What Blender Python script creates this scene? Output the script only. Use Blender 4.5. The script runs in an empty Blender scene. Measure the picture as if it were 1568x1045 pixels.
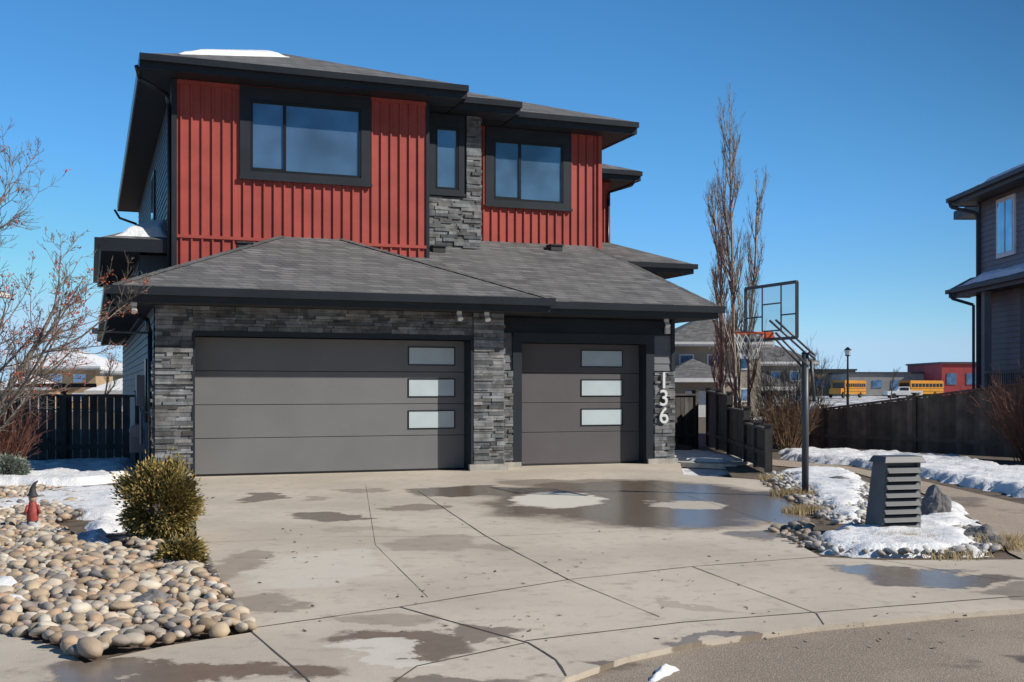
import bpy, math, random, bmesh
from mathutils import Vector, noise, Quaternion
random.seed(7)
R=random.random
def U(a,b): return a+(b-a)*R()
scn=bpy.context.scene
CX,CY,CH=-1.03,-19.93,1.54
YAW=math.radians(20.6); S_,C_=math.sin(YAW),math.cos(YAW)
F=1720.0
# survey helpers: LD = lateral/depth offset from the survey station, gp = point on the ground plane
def LD(lat,dep,z=0.0): return Vector((CX+dep*S_+lat*C_, CY+dep*C_-lat*S_, z))
def gp(u,v,z=0.0):
    dep=F*(CH-z)/(v-595.0); lat=(u-784.0)/F*dep
    return LD(lat,dep,z)
# ---------------------------------------------------------------- materials
def nt(name):
    m=bpy.data.materials.new(name); m.use_nodes=True
    n=m.node_tree; b=n.nodes['Principled BSDF']
    return m,n,b
def L(n,a,b): n.links.new(a,b)
def mixc(n,fac,a,b,blend='MIX'):
    x=n.nodes.new('ShaderNodeMix'); x.data_type='RGBA'; x.blend_type=blend
    for s,v in ((0,fac),(6,a),(7,b)):
        if isinstance(v,bpy.types.NodeSocket): L(n,v,x.inputs[s])
        else: x.inputs[s].default_value=v if s==0 else (v[0],v[1],v[2],1)
    return x.outputs[2]
def mth(n,op,a,b=None,c=None,clamp=False):
    x=n.nodes.new('ShaderNodeMath'); x.operation=op; x.use_clamp=clamp
    for i,v in enumerate((a,b,c)):
        if v is None: continue
        if isinstance(v,bpy.types.NodeSocket): L(n,v,x.inputs[i])
        else: x.inputs[i].default_value=v
    return x.outputs[0]
def noi(n,vec,scale,detail=4,rough=.55):
    x=n.nodes.new('ShaderNodeTexNoise'); x.inputs['Scale'].default_value=scale
    x.inputs['Detail'].default_value=detail; x.inputs['Roughness'].default_value=rough
    L(n,vec,x.inputs['Vector']); return x.outputs['Fac']
def obj(n): return n.nodes.new('ShaderNodeTexCoord').outputs['Object']
def ramp(n,fac,a,b):
    x=n.nodes.new('ShaderNodeMapRange'); x.interpolation_type='SMOOTHSTEP'
    L(n,fac,x.inputs[0]); x.inputs[1].default_value=a; x.inputs[2].default_value=b
    return x.outputs[0]
def bump(n,b,h,strength,dist=.02):
    x=n.nodes.new('ShaderNodeBump'); x.inputs['Strength'].default_value=strength
    x.inputs['Distance'].default_value=dist; L(n,h,x.inputs['Height']); L(n,x.outputs[0],b.inputs['Normal'])
def M(name,col,rough=.7,var=.18,scale=3,bs=0,bsc=60,metal=0,vcol=False,spec=.5):
    m,n,b=nt(name); o=obj(n)
    f=noi(n,o,scale,5); f2=noi(n,o,scale*9,3)
    lo=[c*(1-var) for c in col]; hi=[min(1,c*(1+var)) for c in col]
    c=mixc(n,ramp(n,f,.3,.7),lo,hi); c=mixc(n,mth(n,'MULTIPLY',f2,var*1.2),c,[k*.5 for k in col])
    if vcol:
        a=n.nodes.new('ShaderNodeAttribute'); a.attribute_name='Col'
        c=mixc(n,1.0,c,a.outputs['Color'],'MULTIPLY')
    L(n,c,b.inputs['Base Color']); b.inputs['Roughness'].default_value=rough
    b.inputs['Metallic'].default_value=metal; b.inputs['Specular IOR Level'].default_value=spec
    if bs: bump(n,b,noi(n,o,bsc,4),bs,.01)
    return m
red=M('red_siding',(.41,.080,.064),.55,.12,1.5,.05,90,spec=.35)
slate=M('slate_trim',(.022,.028,.037),.45,.15,2,spec=.35)
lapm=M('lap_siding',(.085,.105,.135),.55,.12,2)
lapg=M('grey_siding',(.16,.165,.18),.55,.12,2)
fascia=M('black_fascia',(.020,.023,.030),.3,.15,2)
soff=M('soffit',(.03,.032,.036),.6,.1,6)
stone=M('ledgestone',(.20,.205,.21),.85,.35,6,.6,45,vcol=True,spec=.3)
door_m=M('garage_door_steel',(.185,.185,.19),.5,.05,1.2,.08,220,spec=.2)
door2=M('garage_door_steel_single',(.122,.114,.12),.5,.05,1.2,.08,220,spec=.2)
darkfr=M('window_frame_black',(.010,.011,.013),.35,.1,4)
frost=M('frosted_glass',(.52,.60,.63),.08,.06,1.5)
concw=M('foundation_concrete',(.42,.40,.36),.9,.2,6,.3,60)
whitep=M('white_paint',(.75,.75,.74),.5,.06,4)
metalg=M('grey_metal',(.22,.23,.25),.4,.15,4,metal=.5)
polem=M('pole_paint',(.07,.075,.085),.45,.15,4)
orange=M('rim_orange',(.65,.10,.03),.4,.1,5)
fence_m=M('fence_boards',(.072,.064,.060),.8,.35,3,.3,40,vcol=True)
fence_b=M('fence_boards_brown',(.12,.09,.072),.8,.35,3,.3,40,vcol=True)
bark=M('bark',(.16,.13,.11),.9,.3,12)
barkl=M('bark_pale',(.24,.20,.17),.9,.3,12)
twigr=M('twig_red',(.22,.09,.055),.85,.3,10)
leafo=M('berries',(.42,.09,.035),.6,.35,9)
drift=M('driftstone',(1,1,1),.7,.12,14,.25,80,vcol=True)
boulder=M('boulder_rock',(.20,.19,.19),.85,.4,5,.8,18)
leafg=M('foliage',(1,1,1),.7,.2,9,vcol=True)
plas=M('plastic_slat',(.085,.09,.10),.5,.12,5)
jointm=M('joint_dark',(.09,.078,.066),.95,.4,6)
def snow_mat():
    m,n,b=nt('snow'); o=obj(n)
    f=noi(n,o,3,5); g=noi(n,o,14,4)
    c=mixc(n,ramp(n,f,.35,.7),(.80,.81,.83),(.68,.68,.69))
    c=mixc(n,ramp(n,g,.66,.8),c,(.40,.36,.32))
    L(n,c,b.inputs['Base Color']); b.inputs['Roughness'].default_value=.6
    h=mth(n,'ADD',noi(n,o,9,5),mth(n,'MULTIPLY',noi(n,o,50,3),.3)); bump(n,b,h,.7,.05)
    return m
snowm=snow_mat()
def shingle():
    m,n,b=nt('asphalt_shingles'); o=obj(n)
    s=n.nodes.new('ShaderNodeSeparateXYZ'); L(n,o,s.inputs[0])
    cb=n.nodes.new('ShaderNodeCombineXYZ')
    L(n,mth(n,'ADD',s.outputs[0],mth(n,'MULTIPLY',s.outputs[1],1.0)),cb.inputs[0]); L(n,mth(n,'MULTIPLY',s.outputs[2],2.6),cb.inputs[1])
    br=n.nodes.new('ShaderNodeTexBrick'); L(n,cb.outputs[0],br.inputs['Vector'])
    br.inputs['Scale'].default_value=1; br.inputs['Brick Width'].default_value=.32; br.inputs['Row Height'].default_value=.145
    br.inputs['Mortar Size'].default_value=.012; br.inputs['Mortar Smooth'].default_value=.4
    br.inputs['Color1'].default_value=(.08,.08,.084,1); br.inputs['Color2'].default_value=(.22,.215,.215,1); br.inputs['Mortar'].default_value=(.022,.022,.026,1)
    br.offset=.37
    c=mixc(n,mth(n,'MULTIPLY',ramp(n,noi(n,o,.8,4),.3,.7),.5),br.outputs['Color'],(.15,.15,.15))
    c=mixc(n,mth(n,'MULTIPLY',noi(n,o,120,2),.35),c,(.07,.07,.075))
    L(n,c,b.inputs['Base Color']); b.inputs['Roughness'].default_value=.9
    bump(n,b,mth(n,'ADD',mth(n,'MULTIPLY',br.outputs['Fac'],-1.),mth(n,'MULTIPLY',noi(n,o,150,2),.5)),.6,.015)
    return m
shing=shingle()
def glass(name='window_glass',tint=(.32,.52,.80)):
    m,n,b=nt(name); o=obj(n)
    c=mixc(n,ramp(n,noi(n,o,.9,2),.35,.7),tint,[t*.6 for t in tint])
    L(n,c,b.inputs['Base Color']); b.inputs['Metallic'].default_value=.75; b.inputs['Roughness'].default_value=.04
    bump(n,b,noi(n,o,1.3,1),.06,.05)
    return m
glassm=glass()
def clearglass():
    m,n,b=nt('backboard_acrylic')
    t=n.nodes.new('ShaderNodeBsdfTransparent'); t.inputs[0].default_value=(.85,.9,.93,1)
    g=n.nodes.new('ShaderNodeBsdfGlossy'); g.inputs['Roughness'].default_value=.05
    mx=n.nodes.new('ShaderNodeMixShader'); mx.inputs[0].default_value=.15
    L(n,t.outputs[0],mx.inputs[1]); L(n,g.outputs[0],mx.inputs[2]); L(n,mx.outputs[0],n.nodes['Material Output'].inputs[0])
    return m
acry=clearglass()
WET=[(985,772,250,36,1.0),(1130,778,110,24,1.),(720,752,90,9,.95),(405,760,30,5,.9),(550,752,36,4,.6),(500,790,60,6,.9),(640,778,40,6,.7),
 (545,812,70,6,.35),(670,832,90,16,.45),(360,870,40,30,.55),(400,930,60,18,.6),(590,948,110,10,.5),
 (600,985,130,16,.9),(250,1035,210,20,.95),(760,975,80,12,.8),(690,1042,120,14,.8),(960,1008,90,12,.9),(1140,985,110,7,.8),
 (1430,880,120,10,.9),(1050,925,60,5,.35),(1190,820,70,9,.8),(880,740,120,7,.7),(480,765,25,4,.5),(1560,900,90,9,.7)]
DRY=[(850,765,72,14,1.),(1060,772,60,7,.7),(480,875,90,28,.5),(600,1003,120,10,.9)]
def conc_mat():
    m,n,b=nt('driveway_concrete'); o=obj(n)
    mp=n.nodes.new('ShaderNodeVectorRotate'); mp.rotation_type='Z_AXIS'; mp.inputs['Angle'].default_value=YAW
    mp.inputs['Center'].default_value=(CX,CY,0); L(n,o,mp.inputs['Vector'])
    nx=n.nodes.new('ShaderNodeTexNoise'); nx.inputs['Scale'].default_value=.9; nx.inputs['Detail'].default_value=6; nx.inputs['Roughness'].default_value=.6; L(n,o,nx.inputs['Vector'])
    v1=n.nodes.new('ShaderNodeVectorMath'); v1.operation='SUBTRACT'; L(n,nx.outputs['Color'],v1.inputs[0]); v1.inputs[1].default_value=(.5,.5,.5)
    v2=n.nodes.new('ShaderNodeVectorMath'); v2.operation='MULTIPLY_ADD'; L(n,v1.outputs[0],v2.inputs[0]); v2.inputs[1].default_value=(1.5,2.4,0); L(n,mp.outputs[0],v2.inputs[2])
    def ell(e):
        u,v,rx,ry,w=e
        dn=F*CH/(v+ry-595); df=F*CH/(v-ry-595); d=(dn+df)/2; hy=max((df-dn)/2,.12); lat=(u-784)/F*d; hx=rx/F*d
        a=n.nodes.new('ShaderNodeVectorMath'); a.operation='SUBTRACT'; L(n,v2.outputs[0],a.inputs[0]); a.inputs[1].default_value=(CX+lat,CY+d,0)
        s=n.nodes.new('ShaderNodeVectorMath'); s.operation='MULTIPLY'; L(n,a.outputs[0],s.inputs[0]); s.inputs[1].default_value=(1/hx,1/hy,0)
        l=n.nodes.new('ShaderNodeVectorMath'); l.operation='LENGTH'; L(n,s.outputs[0],l.inputs[0])
        return mth(n,'MULTIPLY',ramp(n,l.outputs['Value'],1.12,.86),w)
    wet=None
    for e in WET:
        k=ell(e); wet=k if wet is None else mth(n,'MAXIMUM',wet,k)
    dry=None
    for e in DRY:
        k=ell(e); dry=k if dry is None else mth(n,'MAXIMUM',dry,k)
    mot=mth(n,'MULTIPLY',ramp(n,noi(n,o,.75,7,.65),.60,.68),.18)
    wet=mth(n,'MAXIMUM',wet,mot)
    wet=mth(n,'MULTIPLY',wet,mth(n,'SUBTRACT',1.0,dry))
    f=noi(n,o,.5,6); g=noi(n,o,5,6,.7); h=noi(n,o,60,3)
    c=mixc(n,ramp(n,f,.35,.65),(.58,.51,.42),(.47,.41,.335))
    c=mixc(n,ramp(n,g,.5,.72),c,(.38,.33,.27))
    c=mixc(n,mth(n,'MULTIPLY',h,.25),c,(.33,.29,.24))
    c=mixc(n,dry,c,(.60,.56,.49))
    wc=mixc(n,ramp(n,g,.3,.7),(.21,.165,.125),(.165,.13,.10))
    c=mixc(n,wet,c,wc)
    L(n,c,b.inputs['Base Color'])
    rr=mth(n,'SUBTRACT',.85,mth(n,'MULTIPLY',ramp(n,wet,.5,.95),.64)); L(n,rr,b.inputs['Roughness'])
    bh=n.nodes.new('ShaderNodeBump'); bh.inputs['Distance'].default_value=.006; L(n,mth(n,'SUBTRACT',.45,mth(n,'MULTIPLY',wet,.36)),bh.inputs['Strength'])
    L(n,mth(n,'ADD',noi(n,o,90,3),noi(n,o,7,3)),bh.inputs['Height']); L(n,bh.outputs[0],b.inputs['Normal'])
    return m
conc=conc_mat()
def asphalt(name,c1,c2,wetamt):
    m,n,b=nt(name); o=obj(n)
    f=noi(n,o,.6,6,.65); s=noi(n,o,110,2)
    c=mixc(n,ramp(n,f,.4,.6),c1,c2)
    c=mixc(n,ramp(n,s,.55,.7),c,[k*1.9 for k in c1]); c=mixc(n,ramp(n,s,.45,.3),c,[k*.45 for k in c1])
    w=mth(n,'MULTIPLY',ramp(n,noi(n,o,.55,6),.57,.62),wetamt)
    c=mixc(n,w,c,(.075,.06,.048)); L(n,c,b.inputs['Base Color'])
    L(n,mth(n,'SUBTRACT',.85,mth(n,'MULTIPLY',w,.5)),b.inputs['Roughness'])
    bump(n,b,noi(n,o,130,3),.6,.01)
    return m
asph=asphalt('street_asphalt',(.31,.255,.20),(.24,.195,.155),.75)
trailm=asphalt('trail_paving',(.38,.31,.24),(.31,.25,.195),.5)
def ground_mat():
    m,n,b=nt('ground_soil_snow'); o=obj(n)
    f=noi(n,o,.35,7,.65); g=noi(n,o,6,6,.7)
    c=mixc(n,ramp(n,g,.35,.65),(.17,.125,.085),(.085,.062,.045))
    c=mixc(n,ramp(n,f,.47,.52),c,(.74,.76,.80))
    L(n,c,b.inputs['Base Color']); b.inputs['Roughness'].default_value=.9
    bump(n,b,mth(n,'ADD',g,noi(n,o,30,4)),.8,.05)
    return m
groundm=ground_mat()
soil=M('bed_soil',(.12,.09,.065),.95,.45,4,.9,30)
# ---------------------------------------------------------------- mesh builder
class MB:
    def __init__(s): s.v=[];s.f=[];s.m=[];s.c=[]
    def add(s,vs,fs,mi=0,col=(1,1,1)):
        o=len(s.v); s.v+= [tuple(p) for p in vs]; s.c+=[col]*len(vs)
        for f in fs: s.f.append([o+i for i in f]); s.m.append(mi)
    def box(s,x0,x1,y0,y1,z0,z1,mi=0,col=(1,1,1)):
        s.add([(x0,y0,z0),(x1,y0,z0),(x1,y1,z0),(x0,y1,z0),(x0,y0,z1),(x1,y0,z1),(x1,y1,z1),(x0,y1,z1)],
         [(3,2,1,0),(4,5,6,7),(0,1,5,4),(1,2,6,5),(2,3,7,6),(3,0,4,7)],mi,col)
    def obox(s,o,u,v,w,mi=0,col=(1,1,1)):
        o,u,v,w=map(Vector,(o,u,v,w))
        s.add([o,o+u,o+u+v,o+v,o+w,o+u+w,o+u+v+w,o+v+w],[(3,2,1,0),(4,5,6,7),(0,1,5,4),(1,2,6,5),(2,3,7,6),(3,0,4,7)],mi,col)
    def poly(s,pts,mi=0,col=(1,1,1)): s.add(pts,[list(range(len(pts)))],mi,col)
    def slab(s,pts,t,mi=0):
        n=len(pts); top=[tuple(p) for p in pts]; bot=[(p[0],p[1],p[2]-t) for p in top]
        s.add(top+bot,[list(range(n)),list(range(2*n-1,n-1,-1))]+[[i,n+i,n+(i+1)%n,(i+1)%n] for i in range(n)],mi)
    def tube(s,p0,p1,r0,r1=None,n=6,mi=0,col=(1,1,1),cap=False):
        r1=r0 if r1 is None else r1; p0=Vector(p0);p1=Vector(p1); d=(p1-p0)
        if d.length<1e-6: return
        d.normalize(); a=d.orthogonal().normalized(); b=d.cross(a)
        vs=[]
        for p,r in ((p0,r0),(p1,r1)):
            for i in range(n):
                t=2*math.pi*i/n; vs.append(p+(a*math.cos(t)+b*math.sin(t))*r)
        fs=[[i,(i+1)%n,n+(i+1)%n,n+i] for i in range(n)]
        if cap: fs+=[list(range(n-1,-1,-1)),list(range(n,2*n))]
        s.add(vs,fs,mi,col)
    def path(s,pts,r,n=6,mi=0,cap=True):
        for a,b in zip(pts,pts[1:]): s.tube(a,b,r,r,n,mi,cap=cap)
    def make(s,name,mats,parent=None,smooth=False,bevel=0):
        me=bpy.data.meshes.new(name); me.from_pydata(s.v,[],s.f)
        for m in (mats if isinstance(mats,(list,tuple)) else [mats]): me.materials.append(m)
        me.polygons.foreach_set('material_index',s.m)
        at=me.color_attributes.new('Col','FLOAT_COLOR','POINT')
        buf=[]
        for c in s.c: buf+=[c[0],c[1],c[2],1]
        at.data.foreach_set('color',buf)
        if smooth: me.polygons.foreach_set('use_smooth',[True]*len(me.polygons))
        me.update(); o=bpy.data.objects.new(name,me); scn.collection.objects.link(o)
        if parent: o.parent=parent
        if bevel:
            md=o.modifiers.new('b','BEVEL'); md.width=bevel; md.segments=2; md.limit_method='ANGLE'
        return o
def empty(name,loc=(0,0,0),yaw=0):
    e=bpy.data.objects.new(name,None); e.location=loc; e.rotation_euler=(0,0,yaw); e.empty_display_size=.3
    scn.collection.objects.link(e); return e
def ledge(mb,o,u,width,z0,z1,nrm,mi=0,base=0.0):
    o=Vector(o);u=Vector(u);nrm=Vector(nrm); z=z0
    while z<z1-.012:
        h=min(U(.035,.085),z1-z)
        if z1-z-h<.02: h=z1-z
        x=0
        while x<width-.01:
            l=min(U(.10,.42),width-x)
            if width-x-l<.06: l=width-x
            k=random.choice([.5,.7,.85,.95,1.05,1.25,1.5]); w=U(-.05,.05)
            t=base+U(.012,.05)
            p=o+u*(x+.002)+Vector((0,0,z+.002))-nrm*.01
            mb.obox(p,u*(l-.004),nrm*(t+.01),(0,0,h-.004),mi,(k*(1+w),k,k*(1-w)))
            x+=l
        z+=h
def lap(mb,o,u,width,z0,z1,nrm,step=.15,mi=0,t=.022):
    o=Vector(o);u=Vector(u);n=Vector(nrm); z=z0
    while z<z1-.01:
        h=min(step,z1-z); a=o+Vector((0,0,z))
        mb.add([a+n*t,a+u*width+n*t,a+u*width+n*.004+Vector((0,0,h)),a+n*.004+Vector((0,0,h)),a,a+u*width],
               [(0,1,2,3),(4,5,1,0)],mi)
        z+=h
def hip(mb,x0,x1,y0,y1,z,p,mi=0,drop=.03):
    w=min(x1-x0,y1-y0)/2; zt=z+p*w
    if x1-x0<y1-y0: A=((x0+x1)/2,y0+w,zt); B=((x0+x1)/2,y1-w,zt)
    else: A=(x0+w,(y0+y1)/2,zt); B=(x1-w,(y0+y1)/2,zt)
    v=[(x0,y0,z),(x1,y0,z),(x1,y1,z),(x0,y1,z),A,B]
    if x1-x0<y1-y0: f=[(0,1,4),(1,2,5,4),(2,3,5),(3,0,4,5)]
    else: f=[(0,1,5,4),(1,2,5),(2,3,4,5),(3,0,4)]
    mb.add(v,f,mi)
def eavebox(mb,x0,x1,y0,y1,zt,h=.25,mi=0,smi=1):
    t=.03
    mb.box(x0,x1,y0,y0+t,zt-h,zt-.004,mi); mb.box(x0,x1,y1-t,y1,zt-h,zt-.004,mi)
    mb.box(x0,x0+t,y0+t,y1-t,zt-h,zt-.004,mi); mb.box(x1-t,x1,y0+t,y1-t,zt-h,zt-.004,mi)
    g=.11
    mb.box(x0,x1,y0-g,y0-.002,zt-.14,zt-.015,mi)
    mb.box(x0+t,x1-t,y0+t,y1-t,zt-h+.02,zt-h+.05,smi)
# ================================================================ MAIN HOUSE
H=empty('two_storey_house')
W=MB()
W.box(0,6.28,.5,19.5,0,2.97,1); W.box(6.2,10.2,1.05,14,0,2.97,1)
W.box(.5,5.53,2.63,19.5,2.9,7.52,0); W.box(5.4,7.01,3.45,19.4,3,7.52,1)
W.box(7.0,10.25,4.2,19.3,3,7.52,0); W.box(10.1,13.07,9.5,19.2,0,7.52,0)
W.box(10.2,12.2,5.0,9.6,0,4.35,1)
W.box(-.12,.52,3.3,10,2.9,4.16,2)
def battens(x0,x1,y,z0,z1,skip):
    x=x0
    while x<=x1:
        zz=[(z0,z1)]
        for (a,b,c,d) in skip:
            if a-.02<x<b+.02: zz=[(z0,c)]
        for a,b in zz: W.box(x-.015,x+.015,y-.034,y+.005,a,b,0)
        x+=.198
battens(.62,5.50,2.63,4.50,7.5,[(1.73,4.35,5.65,7.5)])
battens(.62,5.50,2.63,3.5,4.44,[])
battens(7.15,10.2,4.2,4.5,7.5,[(7.38,9.5,5.67,7.5)])
battens(10.3,13.05,9.5,4.5,7.5,[])
W.box(.5,5.53,2.585,2.635,4.45,4.51,0)
W.box(.5,5.53,2.60,2.635,7.42,7.5,0)
W.box(.44,.54,2.58,2.9,3.2,7.5,1); W.box(5.53,5.60,2.60,3.46,3.9,7.5,1)
W.box(10.2,10.29,4.15,4.4,4,7.5,0); W.box(7.0,7.12,4.17,4.22,4.5,7.5,1)
W.box(.0,.65,0,.5,0,2.97,1); W.box(5.63,6.28,0,.5,0,2.97,1); W.box(.65,5.63,0,.5,2.46,2.97,1)
W.box(6.28,6.87,.6,1.1,0,2.97,1); W.box(9.60,10.23,.6,1.1,0,2.97,1); W.box(6.87,9.60,.6,1.1,2.46,2.97,1)
W.box(-.02,.66,-.03,.02,0,.09,3); W.box(5.6,6.36,-.07,.02,0,.12,3); W.box(6.30,6.86,.53,.62,0,.1,3); W.box(9.62,10.3,.5,.62,0,.1,3)
W.box(6.26,6.34,-.05,.6,0,.11,3)
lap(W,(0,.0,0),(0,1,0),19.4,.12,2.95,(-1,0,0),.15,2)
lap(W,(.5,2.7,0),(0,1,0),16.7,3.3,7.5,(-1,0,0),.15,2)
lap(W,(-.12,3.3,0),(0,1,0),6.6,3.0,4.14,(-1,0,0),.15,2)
lap(W,(6.28,.6,0),(1,0,0),3.95,2.62,2.95,(0,-1,0),.15,1,.02)
lap(W,(6.28,.6,0),(1,0,0),.41,1.9,2.62,(0,-1,0),.15,4,.02)
lap(W,(9.78,.6,0),(1,0,0),.45,1.9,2.62,(0,-1,0),.15,4,.02)
lap(W,(10.23,.6,0),(0,1,0),8,.1,2.95,(1,0,0),.15,4,.02)
W.box(10.18,10.26,.56,.60,1.9,2.95,1)
W.box(.60,5.68,-.03,-.001,2.44,2.53,1); W.box(.60,.655,-.03,.35,0.0,2.44,1); W.box(5.625,5.68,-.055,.35,0,2.44,1)
W.box(6.69,9.78,.55,.598,2.44,2.63,1); W.box(6.69,6.875,.55,.9,0,2.44,1); W.box(9.595,9.78,.55,.9,0,2.44,1)
W.make('walls',[red,slate,lapm,concw,lapg],H)
St=MB()
ledge(St,(-.0,0,0),(1,0,0),.62,.09,2.95,(0,-1,0)); ledge(St,(.62,0,0),(1,0,0),5.05,2.53,2.95,(0,-1,0))
ledge(St,(5.68,0,0),(1,0,0),.60,.12,2.95,(0,-1,0),base=.02); ledge(St,(6.28,0,0),(0,1,0),.6,.12,2.95,(1,0,0))
ledge(St,(6.30,.6,0),(1,0,0),.39,.1,1.88,(0,-1,0),base=.02); ledge(St,(9.78,.6,0),(1,0,0),.47,.1,1.88,(0,-1,0),base=.03)
ledge(St,(10.23,.6,0),(0,1,0),.5,.1,1.88,(1,0,0))
ledge(St,(0,.6,0),(0,-1,0),.6,.09,2.0,(-1,0,0),base=.02)
ledge(St,(5.60,3.45,0),(1,0,0),1.41,4.4,5.70,(0,-1,0),base=.02); ledge(St,(6.68,3.45,0),(1,0,0),.33,5.70,7.5,(0,-1,0),base=.02)
ledge(St,(7.01,3.45,0),(0,1,0),.75,4.4,7.5,(1,0,0))
St.make('stone_veneer',[stone],H)
Rf=MB()
p=.4167; E=3.22
def zl(d): return E+p*d
Rf.poly([(-.7,-.6,E),(7.0,-.6,E),(3.77,2.63,zl(3.23)),(2.53,2.63,zl(3.23))])
Rf.poly([(-.7,-.6,E),(2.53,2.63,zl(3.23)),(.55,2.66,zl(1.25)),(.55,3.3,zl(1.25)),(-.7,3.3,E)])
Rf.poly([(7.0,-.6,E),(7.0,2.7,E),(3.77,2.63,zl(3.23))])
q=.40; e=3.215
Rf.poly([(6.95,0,e),(10.95,0,e),(10.38,2.84,e+q*2.84),(10.02,4.25,e+q*4.25),(4.4,4.25,e+q*4.25),(4.4,2.6,e+q*2.6)])
Rf.poly([(10.95,0,e),(10.95,6,e),(10.2,6,e+1.5),(10.02,4.25,e+q*4.25),(10.38,2.84,e+q*2.84)])
hip(Rf,-.17,6.24,2.03,20.1,7.765,.38); hip(Rf,4.0,7.74,2.87,19.6,7.765,.38); hip(Rf,4.02,10.95,3.63,19.7,7.765,.38)
hip(Rf,9,13.75,8.9,19.75,7.765,.38)
Rf.poly([(9.9,4.4,4.60),(12.9,4.4,4.60),(11.4,6.0,5.25),(9.9,6.0,5.25)]); Rf.poly([(12.9,4.4,4.6),(12.9,9.6,4.6),(11.4,9.6,5.25),(11.4,6.0,5.25)])
Rf.poly([(-.85,2.7,4.40),(.52,4.05,4.96),(.52,11,4.96),(-.85,11,4.40)]); Rf.poly([(-.85,2.7,4.40),(.52,2.7,4.40),(.52,4.05,4.96)])
Rf.make('roof',[shing],H)
Rc=MB()
def cap(a,b):
    a=Vector(a);b=Vector(b);n=int((b-a).length/.2);d=(b-a)/n; s=d.cross(Vector((0,0,1))).normalized()
    for i in range(n):
        o=a+d*i+Vector((0,0,.012+.004*(i%2))); k=U(.8,1.2)
        Rc.add([o-s*.11-Vector((0,0,.03)),o,o+s*.11-Vector((0,0,.03)),o+d-s*.11-Vector((0,0,.025)),o+d+Vector((0,0,.01)),o+d+s*.11-Vector((0,0,.025))],[(0,1,4,3),(1,2,5,4)],0,(k,k,k))
cap((-.7,-.6,E),(2.53,2.63,zl(3.23))); cap((7.0,-.6,E),(3.77,2.63,zl(3.23))); cap((10.95,0,e),(10.38,2.84,e+q*2.84))
cap((10.38,2.84,e+q*2.84),(10.02,4.2,e+q*4.2))
Rc.make('ridge_caps',[M('ridge_shingle',(.11,.11,.112),.9,.3,20,.4,120,vcol=True)],H)
Fa=MB()
eavebox(Fa,-.17,6.24,2.03,20.1,7.765,.27); eavebox(Fa,4.5,7.74,2.87,19.6,7.76,.27); eavebox(Fa,5.0,10.95,3.63,19.7,7.755,.27)
eavebox(Fa,10.0,13.75,8.9,19.75,7.75,.27)
Fa.box(-.7,7.0,-.6,-.57,2.96,E-.006,0); Fa.box(-.7,7.06,-.72,-.602,3.07,E-.01,0)
Fa.box(-.7,-.67,-.57,19.4,2.96,E-.006,0); Fa.box(-.82,-.702,-.72,19.4,3.07,E-.01,0)
Fa.box(6.97,7.0,-.57,0.0,2.96,E-.006,0); Fa.box(-.67,6.97,-.57,.02,2.955,2.985,1); Fa.box(-.67,0,.02,19.3,2.955,2.985,1)
Fa.box(7.0,10.95,.0,.03,2.965,e-.006,0); Fa.box(7.06,11.05,-.115,-.002,3.07,e-.012,0); Fa.box(10.92,10.95,.03,6,2.965,e-.006,0)
Fa.box(6.2,10.92,.03,.62,2.957,2.982,1); Fa.box(10.2,10.92,.62,6,2.957,2.982,1)
Fa.box(9.9,12.9,4.4,4.43,4.36,4.595,0); Fa.box(9.9,12.96,4.29,4.398,4.47,4.59,0); Fa.box(12.87,12.9,4.43,9.6,4.36,4.595,0); Fa.box(9.9,12.87,4.43,9.6,4.37,4.39,1)
Fa.box(-.85,-.82,2.7,11,4.15,4.395,0); Fa.box(-.95,-.852,2.62,11,4.26,4.39,0); Fa.box(-.82,.5,2.7,2.73,4.15,4.395,0); Fa.box(-.82,-.12,2.73,11,4.16,4.18,1)
Fa.make('eaves_and_gutters',[fascia,soff],H)
Ds=MB()
Ds.path([(-.22,2.1,7.55),(-.15,2.25,7.35),(.36,2.62,7.2),(.40,2.66,7.0),(.40,2.66,3.7)],.04,8)
Ds.path([(-.75,-.5,3.05),(-.72,-.4,2.9),(-.12,.15,2.72),(-.07,.2,2.5),(-.07,.2,.15)],.04,8)
Ds.path([(-.25,19.9,7.5),(-.1,19.6,7.2),(.42,19.4,7.0),(.42,19.4,5.0)],.04,8)
Ds.path([(13.6,8.9,7.5),(13.5,9.0,7.35),(13.0,9.42,7.2),(12.98,9.45,7.0),(12.98,9.45,4)],.035,8)
Ds.make('downspouts',[fascia],H,True)
Wn=MB(); Gl=MB()
def window(x0,x1,z0,z1,y,mull=None,trim=.2,sill=.16):
    Wn.box(x0-trim,x0,y-.05,y-.002,z0-sill,z1+.02,0); Wn.box(x1,x1+trim,y-.05,y-.002,z0-sill,z1+.02,0)
    Wn.box(x0,x1,y-.05,y-.002,z0-sill,z0,0); Wn.box(x0-trim,x1+trim,y-.055,y-.002,z1+.02,7.49,0)
    Wn.box(x0-trim-.02,x1+trim+.02,y-.09,y-.05,z0-sill-.01,z0-sill+.05,0)
    f=.05
    xs=[x0]+([mull] if mull else [])+[x1]
    Wn.box(x0,x1,y-.035,y-.003,z0,z0+f,1); Wn.box(x0,x1,y-.035,y-.003,z1-f,z1+.02,1)
    for i,x in enumerate(xs):
        a=x if i==0 else (x-f if i==len(xs)-1 else x-f*.6); Wn.box(a,a+f*(1.2 if 0<i<len(xs)-1 else 1),y-.040,y-.003,z0+f,z1-f,1)
    Gl.poly([(x0+.02,y-.012,z0+.02),(x1-.02,y-.012,z0+.02),(x1-.02,y-.012,z1-.02),(x0+.02,y-.012,z1-.02)])
    if mull:
        Wn.box(x0+f,mull-.03,y-.028,y-.013,z0+f,z0+f+.03,1)
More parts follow.
